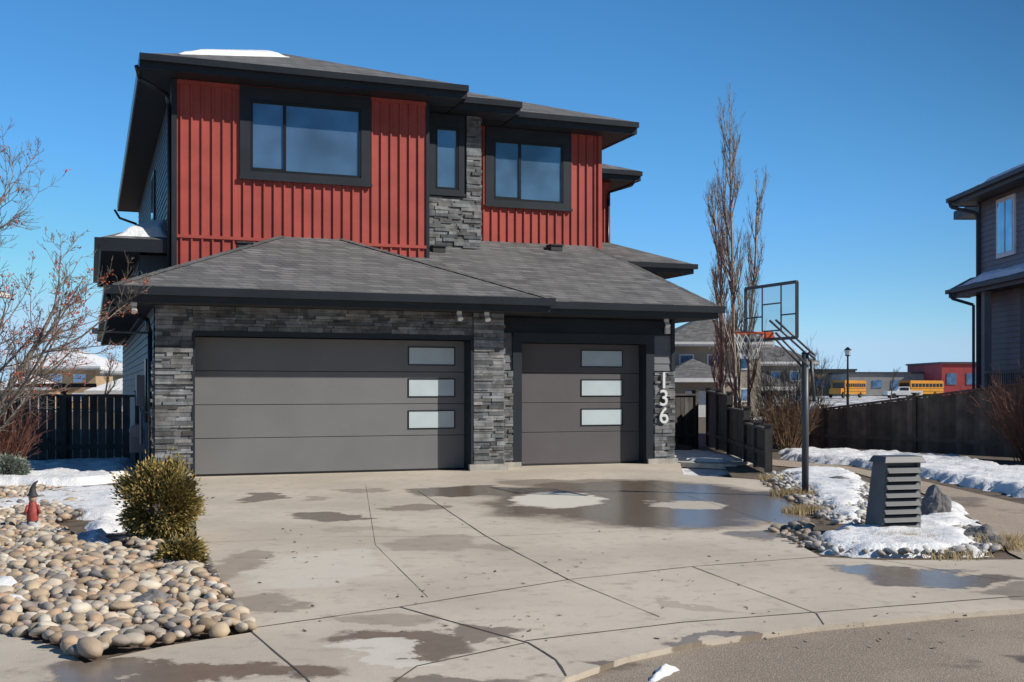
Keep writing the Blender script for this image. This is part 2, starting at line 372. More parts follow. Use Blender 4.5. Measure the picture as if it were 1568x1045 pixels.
window(1.93,4.15,5.82,7.22,2.63,2.60); window(5.97,6.50,5.86,7.2,3.45,None,.13,.13); window(7.58,9.30,5.84,7.2,4.2,8.22)
Wn.box(5.60,5.84,3.40,3.448,5.7,7.49,0)
Wn.make('window_trim',[slate,darkfr],H); Gl.make('window_glass',[glassm],H)
Sw=MB(); Sw.box(.44,.49,9,10.2,5.6,6.9,0); Sw.box(.43,.44,9.1,10.1,5.7,6.8,1); Sw.box(-.05,-.005,2.2,2.9,.9,2.1,0)
Sw.make('side_window',[darkfr,glassm],H)
def gdoor(name,x0,x1,yf,px0,px1,mat_):
    D=MB(); zs=[.03,.66,1.25,1.85,2.44]
    for a,b in zip(zs,zs[1:]):
        D.box(x0+.004,x1-.004,yf,yf+.06,a+.005,b-.005,0)
    D.box(x0,x1,yf+.03,yf+.1,0,2.45,1); D.box(x0,x1,yf-.005,yf+.03,0,.028,1)
    o=D.make(name,[mat_,darkfr],H,bevel=.006)
    P=MB()
    for a,b in list(zip(zs,zs[1:]))[1:]:
        c=(a+b)/2+.0; h=.155
        P.box(px0-.02,px1+.02,yf-.012,yf+.01,c-h-.02,c-h,1); P.box(px0-.02,px1+.02,yf-.012,yf+.01,c+h,c+h+.02,1)
        P.box(px0-.02,px0,yf-.012,yf+.01,c-h,c+h,1); P.box(px1,px1+.02,yf-.012,yf+.01,c-h,c+h,1)
        P.box(px0,px1,yf-.004,yf+.008,c-h,c+h,0)
    P.make(name+'_panes',[frost,darkfr],H)
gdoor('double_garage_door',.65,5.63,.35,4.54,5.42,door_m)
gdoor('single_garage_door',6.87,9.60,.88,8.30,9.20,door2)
Ac=MB()
for (x,y,z) in ((5.30,-.35,2.95),(5.85,-.3,2.95),(-.35,-.45,2.95),(9.95,.35,2.95)):
    Ac.tube((x,y,z),(x,y,z-.06),.05,.05,10,0,cap=True); Ac.tube((x,y,z-.06),(x,y-.07,z-.15),.035,.055,10,0,cap=True)
Ac.box(10.02,10.12,.50,.56,2.66,2.80,0)
Ac.make('soffit_lights',[whitep],H)
Vn=MB()
def vent(x,y,z):
    Vn.box(x-.14,x+.14,y-.16,y+.14,z-.05,z+.07,0); Vn.box(x-.16,x+.16,y-.19,y+.12,z+.07,z+.10,0)
vent(1.75,2.1,zl(2.45)-.0); vent(5.95,3.2,e+q*3.2); vent(8.9,3.75,e+q*3.75)
Vn.make('roof_vents',[soff],H)
for i,ch in enumerate('136'):
    cu=bpy.data.curves.new('house_number','FONT'); cu.body=ch; cu.size=.46; cu.extrude=.012; cu.offset=.004; cu.align_x='CENTER'
    o=bpy.data.objects.new('house_number_digit_%d'%(i+1),cu); o.data.materials.append(whitep); scn.collection.objects.link(o)
    o.location=(9.97,.50,1.55-i*.36); o.rotation_euler=(math.pi/2,0,0); o.parent=H
def roofsnow(pts,h,name,parent):
    n=26; m=MB(); P=[Vector(q) for q in pts]
    for i in range(n+1):
        for j in range(n+1):
            u=i/n;v=j/n; a=P[0].lerp(P[1],u); b=P[3].lerp(P[2],u); c=a.lerp(b,v)
            ed=min(u,1-u,v,1-v)*4; nn=noise.noise(c*1.6)*.5+noise.noise(c*5)*.2
            t=max(0,min(1,ed+nn)); m.v.append((c.x,c.y,c.z-.03+(h+.03)*t*t*(3-2*t))); m.c.append((1,1,1))
    for i in range(n):
        for j in range(n):
            a=i*(n+1)+j; m.f.append([a,a+n+1,a+n+2,a+1]); m.m.append(0)
    return m.make(name,[snowm],parent,True)
z7=lambda d:7.765+.38*d
roofsnow([(.25,2.35,z7(.32)),(3.1,4.5,z7(2.47)),(3.1,5.2,z7(3.17)),(.3,2.5,z7(.45))],.10,'roof_snow',H)
roofsnow([(-.75,3.1,4.45),(.35,4.1,4.92),(.4,9.5,4.92),(-.75,9.5,4.45)],.12,'roof_snow_side',H)
roofsnow([(-.65,2.80,4.45),(.48,2.80,4.45),(.48,3.95,4.92),(.30,3.8,4.87)],.14,'roof_snow_front',H)
Gm=MB()
Gm.tube((-.22,1.9,.75),(-.22,2.25,.75),.13,.13,14,0,cap=True); Gm.box(-.34,-.08,1.95,2.2,.35,.68,0)
Gm.path([(-.12,2.3,.75),(-.12,2.3,.1)],.025,8,0); Gm.path([(-.15,1.8,1.1),(-.15,1.8,.5)],.03,8,0); Gm.path([(-.15,1.8,1.1),(-.03,1.8,1.1)],.03,8,0)
Gm.box(-.18,-.02,3.1,3.5,1.2,1.8,0); Gm.path([(-.1,3.3,1.2),(-.1,3.3,.1)],.025,8,0)
Gm.path([(-.06,.95,2.52),(-.95,.55,2.52)],.022,8,0); Gm.box(-1.0,-.9,.5,.6,2.47,2.57,0)
Gm.make('gas_meter',[metalg],H,bevel=.006)
# ================================================================ GROUND
def sheet(name,pts,z,mat_,t=0):
    m=MB()
    P=[(q[0],q[1],z) for q in pts]
    if t: m.slab(P,t)
    else: m.poly(P)
    o=m.make(name,[mat_]); 
    bm=bmesh.new(); bm.from_mesh(o.data); bmesh.ops.recalc_face_normals(bm,faces=bm.faces)
    bm.faces.ensure_lookup_table()
    if not t and bm.faces[0].normal.z<0: bmesh.ops.reverse_faces(bm,faces=bm.faces[:])
    bmesh.ops.triangulate(bm,faces=bm.faces[:]); bm.to_mesh(o.data); bm.free()
    return o
sheet('ground',[(-1500,-1500),(1500,-1500),(1500,1500),(-1500,1500)],-.10,groundm)
lot=[gp(-700,1015),gp(0,1030),gp(130,1016),gp(250,990),gp(388,968),gp(430,950),gp(430,700),gp(1000,700),gp(1100,700),gp(1200,840),gp(1300,870),gp(1568,870),gp(2100,900)]
sheet('yard',[*[(a.x,a.y) for a in lot],(30,-3),(30,60),(-60,60),(-60,-6)],-.02,soil)
P=lambda *q:[gp(a,b) for a,b in q]
drv=[(.45,.9),(.45,-.06)]+[(v.x,v.y) for v in P((300,800),(302,826),(340,895),(388,968),(250,990),(130,1016),(88,990),(0,968),(-500,990),(-900,1500),(100,2300),(560,1500),(760,1110),(868,1038),(960,1006),(1060,984),(1250,959),(1450,940),(1568,932),(2000,905),(2000,868),(1568,857),(1350,858),(1258,853),(1218,832),(1240,795),(1165,735),(1047,727))]+[(10.35,.5),(9.8,1.0)]
sheet('driveway',drv,0,conc,.16)
ase=[(v.x,v.y) for v in P((560,1500),(760,1110),(868,1038),(960,1006),(1060,984),(1250,959),(1450,940),(1568,932),(2000,905))]
sheet('street',ase+[(60,-12),(60,-60),(-60,-60),(-20,-30)],-.035,asph)
Jt=MB()
def joint(pts,w=.012):
    Q=[gp(*q) for q in pts]
    for a,b in zip(Q,Q[1:]):
        s=(b-a).cross(Vector((0,0,1))).normalized()*w/2; n=max(2,int((b-a).length/.3))
        pr=None
        for i in range(n+1):
            c=a.lerp(b,i/n)+s*U(-.5,.5); k=U(.6,1.2); cur=(c-s*k+Vector((0,0,.003)),c+s*k+Vector((0,0,.003)))
            if pr: Jt.poly([pr[0],pr[1],cur[1],cur[0]])
            pr=cur
joint([(388,962),(500,946),(612,930),(870,888),(1060,868),(1258,853)],.014)
joint([(640,752),(745,822),(870,888)]); joint([(870,888),(1010,945)],.008); joint([(1060,868),(1250,940),(1262,957)],.010)
joint([(612,930),(810,985),(850,1010),(868,1036)],.014); joint([(385,968),(470,1040),(500,1075)],.012)
joint([(300,832),(520,822),(745,822),(1000,812),(1215,808)],.007); joint([(575,835),(655,915)],.005)
joint([(985,738),(1180,800)],.007); joint([(1350,858),(1530,888)],.008); joint([(560,742),(575,835)],.004)
joint([(805,982),(1050,953),(1250,938),(1568,913),(2000,893)],.014); joint([(805,985),(640,1020),(560,1075)],.012)
Jt.make('driveway_joints',[jointm])
Db=MB()
for _ in range(420):
    u,v=U(300,1500),U(745,985)
    if noise.noise(Vector((u*.01,v*.03,2)))<.0: continue
    c=gp(u,v,.004); a=U(0,3.14); l=U(.008,.03); w_=l*U(.25,.6); d1=Vector((math.cos(a),math.sin(a),0))*l; d2=Vector((-math.sin(a),math.cos(a),0))*w_
    Db.poly([c-d1,c-d2,c+d1+Vector((0,0,U(0,.01))),c+d2],0,random.choice([(.12,.08,.05),(.2,.14,.08),(.07,.06,.05)]))
Db.make('leaf_litter',[leafg])
tr=[(v.x,v.y) for v in P((1180,703),(1300,714),(1420,738),(1568,772),(2000,860),(2000,868),(1568,856),(1545,845),(1500,800),(1400,748),(1310,724),(1180,712))]
sheet('trail',tr,-.006,trailm)
sheet('side_walkway',[(10.3,.6),(11.0,-.6),(12.0,.2),(13.3,4.3),(10.3,4.3)],.02,concw,.1)
def sdist(x,y,Q):
    ins=False; dm=1e9; n=len(Q)
    for i in range(n):
        x1,y1=Q[i]; x2,y2=Q[(i+1)%n]
        if (y1>y)!=(y2>y) and x<(x2-x1)*(y-y1)/(y2-y1)+x1: ins=not ins
        dx,dy=x2-x1,y2-y1; t=max(0,min(1,((x-x1)*dx+(y-y1)*dy)/(dx*dx+dy*dy+1e-9)))
        d=math.hypot(x-x1-t*dx,y-y1-t*dy); dm=min(dm,d)
    return dm if ins else -dm
def snow(pts,h,name='snow_patch',z0=0.0,step=.06,edge=.3,nz=.18,world=False):
    Q=pts if world else [(gp(*q).x,gp(*q).y) for q in pts]
    x0=min(q[0] for q in Q)-.3;x1=max(q[0] for q in Q)+.3;y0=min(q[1] for q in Q)-.3;y1=max(q[1] for q in Q)+.3
    while (x1-x0)*(y1-y0)/step**2>60000: step*=1.3
    nx=int((x1-x0)/step)+1; ny=int((y1-y0)/step)+1
    m=MB(); ids={}
    for i in range(nx):
        for j in range(ny):
            x=x0+i*step;y=y0+j*step; d=sdist(x,y,Q)
            if d<-.3: continue
            v=Vector((x,y,0)); nn=noise.noise(v*1.7)*.6+noise.noise(v*5.1)*.3+noise.noise(v*13)*.15
            t=max(0,min(1,(d+nz*nn*2)/edge)); s=t*t*(3-2*t)
            hh=h*(.75+.35*noise.noise(v*2.3)+.12*noise.noise(v*9))
            ids[i,j]=len(m.v); m.v.append((x,y,z0-.05+(hh+.05)*s)); m.c.append((1,1,1))
    for (i,j),a in ids.items():
        if (i+1,j) in ids and (i+1,j+1) in ids and (i,j+1) in ids:
            m.f.append([a,ids[i+1,j],ids[i+1,j+1],ids[i,j+1]]); m.m.append(0)
    return m.make(name,[snowm],None,True)
snow([(-200,775),(0,768),(60,752),(190,745),(215,748),(205,790),(190,828),(140,842),(100,830),(125,800),(60,780),(0,792),(-200,800)],.09)
snow([(-400,722),(0,715),(205,706),(215,735),(120,744),(0,745),(-400,760)],.16)
snow([(-200,890),(45,882),(75,905),(55,935),(-200,955)],.10); snow([(225,842),(262,842),(332,882),(300,888),(240,868)],.07)
snow([(150,918),(228,913),(245,935),(170,942)],.09)
snow([(1190,692),(1300,694),(1480,706),(1568,722),(1800,750),(1800,800),(1568,764),(1440,736),(1300,712),(1200,704)],.16)
snow([(1185,724),(1240,716),(1300,722),(1335,742),(1332,800),(1275,800),(1232,764)],.11)
snow([(1212,826),(1290,806),(1330,812),(1395,795),(1410,758),(1470,772),(1500,800),(1528,850),(1430,856),(1330,855),(1240,844)],.12)
snow([(10.5,.9),(11.1,0),(12.1,.6),(13.0,4.2),(10.6,4.2)],.06,z0=.03,world=True)
snow([(966,1038),(1004,1010),(1050,1016),(1016,1042)],.05,z0=-.03,step=.01,edge=.11,nz=.06)
snow([(1260,700),(1340,702),(1340,712),(1260,708)],.08)
St2=MB()
for i in range(3): St2.box(10.35,12.4-.2*i,3.6+.35*i,6,.0+.17*i,.17*(i+1),0)
St2.make('side_steps',[M('step_timber',(.05,.05,.055),.8)])
snow([(10.45,4.35),(12.0,4.35),(12.0,5.8),(10.45,5.8)],.07,z0=.52,world=True)
bm=bmesh.new(); bmesh.ops.create_icosphere(bm,subdivisions=2,radius=1); IV=[v.co.copy() for v in bm.verts]; IF=[[v.index for v in f.verts] for f in bm.faces]; bm.free()
PAL=[(.50,.38,.26),(.56,.46,.35),(.44,.34,.25),(.35,.30,.26),(.60,.52,.42),(.27,.24,.22),(.54,.37,.25),(.47,.41,.34),(.66,.59,.49),(.38,.28,.19),(.52,.41,.28)]
def rock(m,c,rx,ry,rz,col,lump=.12,ang=None):
    a=U(0,6.28) if ang is None else ang; ca,sa=math.cos(a),math.sin(a); off=Vector((U(0,99),U(0,99),U(0,99)))
    vs=[]; tx=U(-.3,.3)
    for v in IV:
        k=1+lump*noise.noise(v*1.3+off)*2
        x,y,z=v.x*rx*k,v.y*ry*k,v.z*rz*k; z+=tx*x
        vs.append((c[0]+x*ca-y*sa,c[1]+x*sa+y*ca,c[2]+z))
    m.add(vs,IF,0,col)
def stones(name,polys,n,r0,r1,mind,pal,zj=.03):
    m=MB(); cells={}
    Qs=[[(gp(*q).x,gp(*q).y) for q in pl] for pl in polys]
    for Q in Qs:
        x0=min(q[0] for q in Q);x1=max(q[0] for q in Q);y0=min(q[1] for q in Q);y1=max(q[1] for q in Q); 
        for _ in range(n):
            x=U(x0,x1);y=U(y0,y1)
            if sdist(x,y,Q)<-.0: continue
            key=(int(x/mind),int(y/mind)); ok=True
            for a in (-1,0,1):
                for b in (-1,0,1):
                    for (px,py) in cells.get((key[0]+a,key[1]+b),()):
                        if (px-x)**2+(py-y)**2<mind*mind: ok=False
            if not ok: continue
            cells.setdefault(key,[]).append((x,y)); r=U(r0,r1)*(1.3 if R()<.10 else 1)
            c=random.choice(pal); k=U(.75,1.1)
            rock(m,(x,y,r*.35+U(0,zj)),r*U(1,1.45),r*U(.7,1),r*U(.5,.8),(c[0]*k,c[1]*k,c[2]*k))
    return m.make(name,[drift],None,True)
mainbed=[(-250,840),(0,812),(60,790),(120,838),(190,850),(245,855),(300,878),(335,905),(384,966),(300,980),(200,995),(130,1012),(80,990),(0,968),(-250,960)]
stones('river_rocks',[mainbed],42000,.036,.062,.070,PAL,.05)
stones('river_rocks',[[(-100,752),(60,748),(125,758),(130,792),(60,806),(-100,815)],[(190,830),(300,836),(310,862),(250,858)]],9000,.035,.06,.085,PAL,.03)
stones('edging_gravel',[[(302,830),(340,893),(384,960),(330,905),(292,850)]],2500,.012,.03,.035,[(.2,.18,.16),(.3,.27,.24),(.12,.11,.1)],.01)
W2=[(.62,.60,.57),(.5,.47,.43),(.42,.38,.34),(.66,.64,.6),(.3,.27,.24)]
stones('white_gravel',[[(1170,728),(1240,722),(1330,745),(1325,800),(1275,805),(1235,775)],[(1225,838),(1330,808),(1400,800),(1500,812),(1530,846),(1440,853),(1300,850)]],6000,.02,.05,.065,W2,.03)
stones('edge_stones',[[(1165,738),(1200,745),(1262,790),(1238,792)],[(1180,815),(1240,800),(1255,840),(1215,832)]],600,.03,.06,.10,[(.3,.24,.19),(.22,.2,.18),(.42,.34,.27)],.02)
def tuft(name,u,v,n,h,r,cols):
    c=gp(u,v); m=MB()
    for _ in range(n):
        a=U(0,6.28);d=U(0,r); x=c.x+d*math.cos(a);y=c.y+d*math.sin(a); l=h*U(.5,1); dx,dy=U(-.6,.6)*l,U(-.6,.6)*l; w=.006
        m.add([(x-w,y,0),(x+w,y,0),(x+dx,y+dy,l)],[(0,1,2)],0,random.choice(cols))
    return m.make(name,[leafg])
gold=[(.35,.26,.12),(.26,.2,.09),(.42,.33,.17),(.2,.13,.06)]
for (u,v,n,h,r) in ((1215,760,500,.14,.35),(1235,785,500,.12,.3),(1300,835,300,.10,.3),(1390,835,500,.14,.35),(1540,838,400,.16,.3),(1180,735,250,.12,.25),(1450,850,300,.08,.4)):
    tuft('dry_grass',u,v,n,h,r,gold)
def bould(name,u,v,sx,sy,sz):
    c=gp(u,v); bm=bmesh.new(); bmesh.ops.create_icosphere(bm,subdivisions=4,radius=1); off=Vector((U(0,50),U(0,50),0))
    for w in bm.verts:
        k=1+.35*noise.noise(w.co*1.1+off)+.16*noise.noise(w.co*3+off)+.06*noise.noise(w.co*9)
        q=w.co*k; w.co=Vector((q.x*sx,q.y*sy,(q.z+.5)*sz*(1-.25*abs(q.x))))
    me=bpy.data.meshes.new(name); bm.to_mesh(me); bm.free(); me.materials.append(boulder)
    o=bpy.data.objects.new(name,me); o.location=c; scn.collection.objects.link(o)
bould('boulder',1433,793,.18,.16,.25); bould('boulder',1505,826,.20,.16,.10); bould('boulder',1525,838,.13,.12,.07); bould('boulder',235,932,.15,.12,.09); bould('boulder',1310,815,.16,.12,.06)
bould('boulder',1283,740,.22,.18,.08)
# ================================================================ FENCES
def fence(name,pts,mat_,gap=.012,board=.14,post=2.4,parent=None):
    m=MB()
    for (a,ha),(b,hb) in zip(pts,pts[1:]):
        a=Vector((a[0],a[1],0));b=Vector((b[0],b[1],0)); d=(b-a);Lh=d.length;d.normalize(); s=Vector((-d.y,d.x,0))
        n=int(Lh/(board+gap))
        for i in range(n):
            t=i*(board+gap); h=ha+(hb-ha)*t/Lh+U(-.006,.006); k=U(.7,1.35)
            m.obox(a+d*t+Vector((0,0,.04))-s*.01,d*board,s*.02,(0,0,h-.1),0,(k,k,k))
        np_=max(1,round(Lh/post))
        for i in range(np_+1):
            t=Lh*i/np_; h=ha+(hb-ha)*t/Lh
            m.obox(a+d*(t-.05)-s*.065,d*.1,s*.13,(0,0,h+.04),0,(.85,.85,.85)); m.obox(a+d*(t-.07)-s*.085+Vector((0,0,h+.04)),d*.14,s*.17,(0,0,.03),0,(.9,.9,.9))
        m.add([a-s*.06+Vector((0,0,ha-.06)),b-s*.06+Vector((0,0,hb-.06)),b+s*.06+Vector((0,0,hb-.06)),a+s*.06+Vector((0,0,ha-.06)),a-s*.06+Vector((0,0,ha-.015)),b-s*.06+Vector((0,0,hb-.015)),b+s*.06+Vector((0,0,hb-.015)),a+s*.06+Vector((0,0,ha-.015))],[(3,2,1,0),(4,5,6,7),(0,1,5,4),(1,2,6,5),(2,3,7,6),(3,0,4,7)],0)
        m.obox(a+s*.012+Vector((0,0,.3)),d*Lh,s*.04,(0,0,.09),0); m.obox(a-s*.05+Vector((0,0,.3)),d*Lh,s*.038,(0,0,.09),0)
    return m.make(name,[mat_],parent)
fence('yard_fence',[((-9,4.7),1.42),((-3.05,4.7),1.42)],fence_m,.02)
YG=empty('yard_gate')
fence('gate_boards',[((-2.95,4.7),1.45),((-.1,4.7),1.42)],fence_m,.02,post=1.4,parent=YG)
gt=MB(); gt.box(-2.5,-.9,4.6,4.8,1.56,1.64,0); gt.obox((-1.75,4.64,.3),(.75,0,.9),(0,.02,0),(.06,0,.06),0); gt.obox((-1.75,4.64,.3),(-.75,0,.9),(0,.02,0),(.06,0,.06),0)
gt.make('gate_lintel',[fence_m],YG)
fence('side_fence',[((10.55,4.9),1.42),((12.3,4.9),1.42),((13.4,5.2),1.42)],fence_m)
def mid(t): return (13.6+(10.62-13.6)*t,4.4+(-2.3-4.4)*t)
fence('boundary_fence',[(mid(-.3),1.5),(mid(.28),1.40)],fence_m,.0); fence('boundary_fence',[(mid(.28),1.12),(mid(.64),1.10)],fence_m,.0); fence('boundary_fence',[(mid(.64),.85),(mid(1),.82)],fence_m,.0,post=1.2)
g1,g2,g3,g4=gp(1190,682),gp(1262,688),gp(1568,705),gp(1950,735)
fence('neighbour_fence',[((g1.x,g1.y),.98),((g2.x,g2.y),1.06),((g3.x,g3.y),1.68),((g4.x,g4.y),1.7)],fence_b,.004)
# ================================================================ TREES
def grow(m,p,d,Ln,r,lev,prm,mi=0,tips=None):
    seg=prm['seg'][lev]; pts=[p.copy()]; rr=[r]
    for i in range(seg):
        d=(d+Vector((U(-1,1),U(-1,1),U(-.6,1)))*prm['wob']+Vector((0,0,prm['up'][lev]))).normalized()
        q=p+d*Ln/seg; r2=r*(1-.75/seg) if i<seg-1 else r*.35
        m.tube(p,q,r,max(r2,.0022*prm.get('k',1)),prm['n'][lev],mi); 
        pts.append(q.copy()); p=q; r=r2; rr.append(r)
    if tips is not None and lev>=len(prm['seg'])-2: tips+=pts[1:]
    if lev+1<len(prm['seg']):
        for _ in range(prm['kids'][lev]):
            t=U(prm['t0'][lev],1.0); i=min(seg-1,int(t*seg)); f=t*seg-i; b=pts[i].lerp(pts[i+1],f)
            dd=(pts[i+1]-pts[i]).normalized(); o=dd.orthogonal(); o.rotate(Quaternion(dd,U(0,6.28)))
            a=prm['ang'][lev]*U(.7,1.2); nd=(dd*math.cos(a)+o.normalized()*math.sin(a))
            grow(m,b,nd,Ln*prm['len'][lev]*U(.6,1.1)*(1.15-.5*t),max(rr[i]*.55,.004),lev+1,prm,mi,tips)
T=empty('mountain_ash_tree',LD(-6.95,14.0)); m=MB(); tips=[]
prm=dict(seg=[5,6,5,4,3],wob=.16,up=[.1,.06,.05,.04,.02],n=[8,6,5,4,3],kids=[9,7,6,4],t0=[.15,.15,.15,.1],ang=[.6,.75,.75,.7],len=[.62,.6,.55,.5],k=1.2)
for k in range(3):
    grow(m,Vector((U(-.1,.1),U(-.1,.1),0)),Vector((U(-.1,.4),U(-.2,.2),1)).normalized(),U(3.0,3.7),.055,0,prm,0,tips)
m.make('branches',[barkl],T,True)
m=MB()
for _ in range(900):
    t=random.choice(tips)
    if t.z>3.3 and R()<.75: continue
    if t.z<.6: continue
    for k in range(random.choice([3,5,8])):
        c=t+Vector((U(-.05,.05),U(-.05,.05),U(-.08,.01))); s=U(.010,.024); n=Vector((U(-1,1),U(-1,1),U(-1,1))).normalized(); a=n.orthogonal().normalized(); b=n.cross(a)
        k2=U(.6,1.3); m.add([c-a*s,c-b*s*.5,c+a*s,c+b*s*.5,c+n*s*.6],[(0,1,4),(1,2,4),(2,3,4),(3,0,4),(3,2,1,0)],0,(k2,k2,k2))
m.make('berries',[leafo],T)
prA=dict(seg=[9,5,4,3],wob=.05,up=[.10,.30,.25,.2],n=[6,4,3,3],kids=[30,7,4],t0=[.10,.15,.1],ang=[.5,.45,.45],len=[.22,.5,.5],k=1.8)
asp=M('aspen_bark',(.34,.30,.25),.9,.3,8)
for (lat,dep,h) in ((7.6,38,10.2),(7.85,38.4,9.2),(7.35,39,8.4),(8.05,38.2,8.0),(7.15,38.5,6.8)):
    T=empty('columnar_aspen_tree',LD(lat,dep)); m=MB()
    grow(m,Vector((0,0,0)),Vector((0,0,1)),h,.065,0,prA)
    m.make('branches',[asp],T,True)
prS=dict(seg=[4,4,3],wob=.16,up=[.05,.05,.05],n=[4,3,3],kids=[6,4],t0=[.2,.2],ang=[.5,.6],len=[.55,.5],k=1.3)
def twigbush(name,c,n,h,rad,mat_):
    T=empty(name,c); m=MB()
    for _ in range(n):
        a=U(0,6.28); o=U(0,.35)*rad; grow(m,Vector((o*math.cos(a),o*math.sin(a),0)),Vector((math.cos(a)*U(.1,.8),math.sin(a)*U(.1,.8),1)).normalized(),h*U(.6,1.05),.012,0,prS)
    m.make('stems',[mat_],T)
twigbush('dogwood_shrub',LD(11.1,23.6),60,1.7,1.4,twigr); twigbush('dogwood_shrub',LD(11.9,22.3),60,1.9,1.4,twigr)
twigbush('dogwood_shrub',gp(1205,690),55,1.35,1.2,M('twig_tan',(.24,.15,.09),.9)); twigbush('dogwood_shrub',gp(1160,685),40,1.2,1.0,M('twig_brown',(.17,.12,.085),.9))
twigbush('dogwood_shrub',gp(-10,735),60,1.3,1.0,twigr); twigbush('bare_shrub',LD(8.2,33),60,2.3,1.6,bark)
def evergreen(name,c,rx,rz,n,cols,zc,dens=1):
    T=empty(name,c); m=MB(); cl=[]
    for _ in range(70):
        v=Vector((random.gauss(0,1),random.gauss(0,1),random.gauss(0,1))).normalized()
        k=U(.6,1.0)*(1+.25*noise.noise(v*2.2)); cl.append((Vector((v.x*rx*k,v.y*rx*k,v.z*rz*k)),U(.6,1.35)))
    for _ in range(n):
        b,sh=random.choice(cl); q=b+Vector((random.gauss(0,1),random.gauss(0,1),random.gauss(0,1)))*rx*.16
        if q.z+zc<.0: continue
        out=(q+Vector((0,0,.25*rz))+Vector((U(-1,1),U(-1,1),U(-1,1)))*rx*.4).normalized()
        l=U(.02,.05); s=out.orthogonal().normalized(); s.rotate(Quaternion(out,U(0,6.28))); w=l*.28
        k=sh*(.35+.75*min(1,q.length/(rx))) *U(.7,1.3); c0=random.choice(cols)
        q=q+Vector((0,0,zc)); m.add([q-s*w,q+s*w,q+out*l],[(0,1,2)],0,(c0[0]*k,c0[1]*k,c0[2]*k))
    m.make('foliage',[leafg],T)
    d=MB(); 
    for _ in range(14):
        a=U(0,6.28); d.tube((0,0,0),(math.cos(a)*rx*.7,math.sin(a)*rx*.7,zc+U(-.3,.6)*rz),.012,.004,5)
    d.make('stems',[bark],T)
    return T
ec=[(.28,.215,.06),(.34,.255,.075),(.17,.145,.048),(.38,.265,.085),(.13,.12,.042)]
sc_=gp(248,826)
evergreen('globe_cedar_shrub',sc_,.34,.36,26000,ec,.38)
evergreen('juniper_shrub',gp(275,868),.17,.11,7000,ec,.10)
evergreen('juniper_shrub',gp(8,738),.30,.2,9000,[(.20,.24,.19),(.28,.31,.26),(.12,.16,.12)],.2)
# ================================================================ BASKETBALL HOOP
B=empty('basketball_hoop',LD(4.19,16.05),-YAW)
nrm=Vector((-.92,-.39,0)); al=Vector((-.39,.92,0)); m=MB()
m.tube((0,0,0),(0,0,2.05),.05,.05,10,0,cap=True); m.tube((0,0,.0),(0,0,.03),.14,.14,14,0,cap=True)
m.tube((0,0,1.15),(.1,.04,1.35),.03,.03,8,0,cap=True)
ctr=nrm*.60+Vector((0,0,2.61))
for s in (-1,1):
    o=al*.07*s
    m.path([Vector((0,0,2.05))+o,Vector((0,0,2.05))-nrm*.12+Vector((0,0,-.10))+o],.018,8)
    m.path([Vector((0,0,2.02))-nrm*.1+o,nrm*.56+Vector((0,0,2.50))+o],.016,8); m.path([Vector((0,0,1.85))+o,nrm*.56+Vector((0,0,2.32))+o],.016,8)
m.path([-nrm*.10+Vector((0,0,1.95)),-nrm*.16+Vector((0,0,1.35)),-nrm*.05+Vector((0,0,1.2))],.025,8)
m.make('pole_and_arms',[polem],B,True)
m=MB(); hw,hh=.60,.38
def bar(a,b,w=.022,mi=0):
    a=Vector(a);b=Vector(b); m.tube(a,b,w,w,4,mi,cap=True)
def bp(s,z): return ctr+al*s+Vector((0,0,z))
for a,b in (((-hw,-hh),(hw,-hh)),((-hw,hh),(hw,hh)),((-hw,-hh),(-hw,hh)),((hw,-hh),(hw,hh))): bar(bp(*a),bp(*b),.028)
for a,b in (((-.22,-.26),(.22,-.26)),((-.22,.12),(.22,.12)),((-.22,-.26),(-.22,.12)),((.22,-.26),(.22,.12)),((-.0,-.38),(-.0,-.26)),((-.22,.12),(-.22,.38)),((.22,.12),(.22,.38)),((-.6,-.05),(-.22,-.05)),((.6,-.05),(.22,-.05))): bar(bp(*a)-nrm*.02,bp(*b)-nrm*.02,.013)
m.make('backboard_frame',[polem],B)
m=MB(); m.poly([bp(-hw,-hh),bp(hw,-hh),bp(hw,hh),bp(-hw,hh)]); m.make('backboard',[acry],B)
m=MB(); rc=ctr+nrm*.36+Vector((0,0,-.30)); N=24
ring=[rc+Vector((math.cos(t),math.sin(t),0))*.22 for t in [2*math.pi*i/N for i in range(N+1)]]
m.path(ring,.011,6); m.obox(ctr-al*.08+Vector((0,0,-.36)),al*.16,nrm*.14,(0,0,.08)); m.make('rim',[orange],B)
m=MB()
for i in range(12):
    for sgn in (1,-1):
        pr=None
        for k in range(5):
            t=2*math.pi*(i+sgn*k*.5)/12; q=rc+Vector((math.cos(t),math.sin(t),0))*(.21-.025*k)+Vector((0,0,-.09*k))
            if pr: m.tube(pr,q,.003,.003,3)
            pr=q
m.make('net',[whitep],B)
# ================================================================ SLATTED STAND
B=empty('slatted_utility_stand',gp(1366,818),-YAW+.25); m=MB()
lean=.07
def q_(x,y,z): return Vector((x+lean*z,y,z))
for s in (-1,1):
    m.add([q_(s*.22-.02,-.16,0),q_(s*.22+.02,-.16,0),q_(s*.22+.02,.16,0),q_(s*.22-.02,.16,0),q_(s*.19-.02,-.12,.78),q_(s*.19+.02,-.12,.78),q_(s*.19+.02,.12,.78),q_(s*.19-.02,.12,.78)],[(3,2,1,0),(4,5,6,7),(0,1,5,4),(1,2,6,5),(2,3,7,6),(3,0,4,7)],0)
for i in range(8):
    z=.06+i*.085; w=.225-.004*i; y=.165-.004*i
    m.add([q_(-w,-y-.035,z),q_(w,-y-.035,z),q_(w,-y+.02,z+.066),q_(-w,-y+.02,z+.066),q_(-w,-y+.03,z),q_(w,-y+.03,z)],[(0,1,2,3),(5,4,3,2),(4,5,1,0),(0,3,4),(1,5,2)],0)
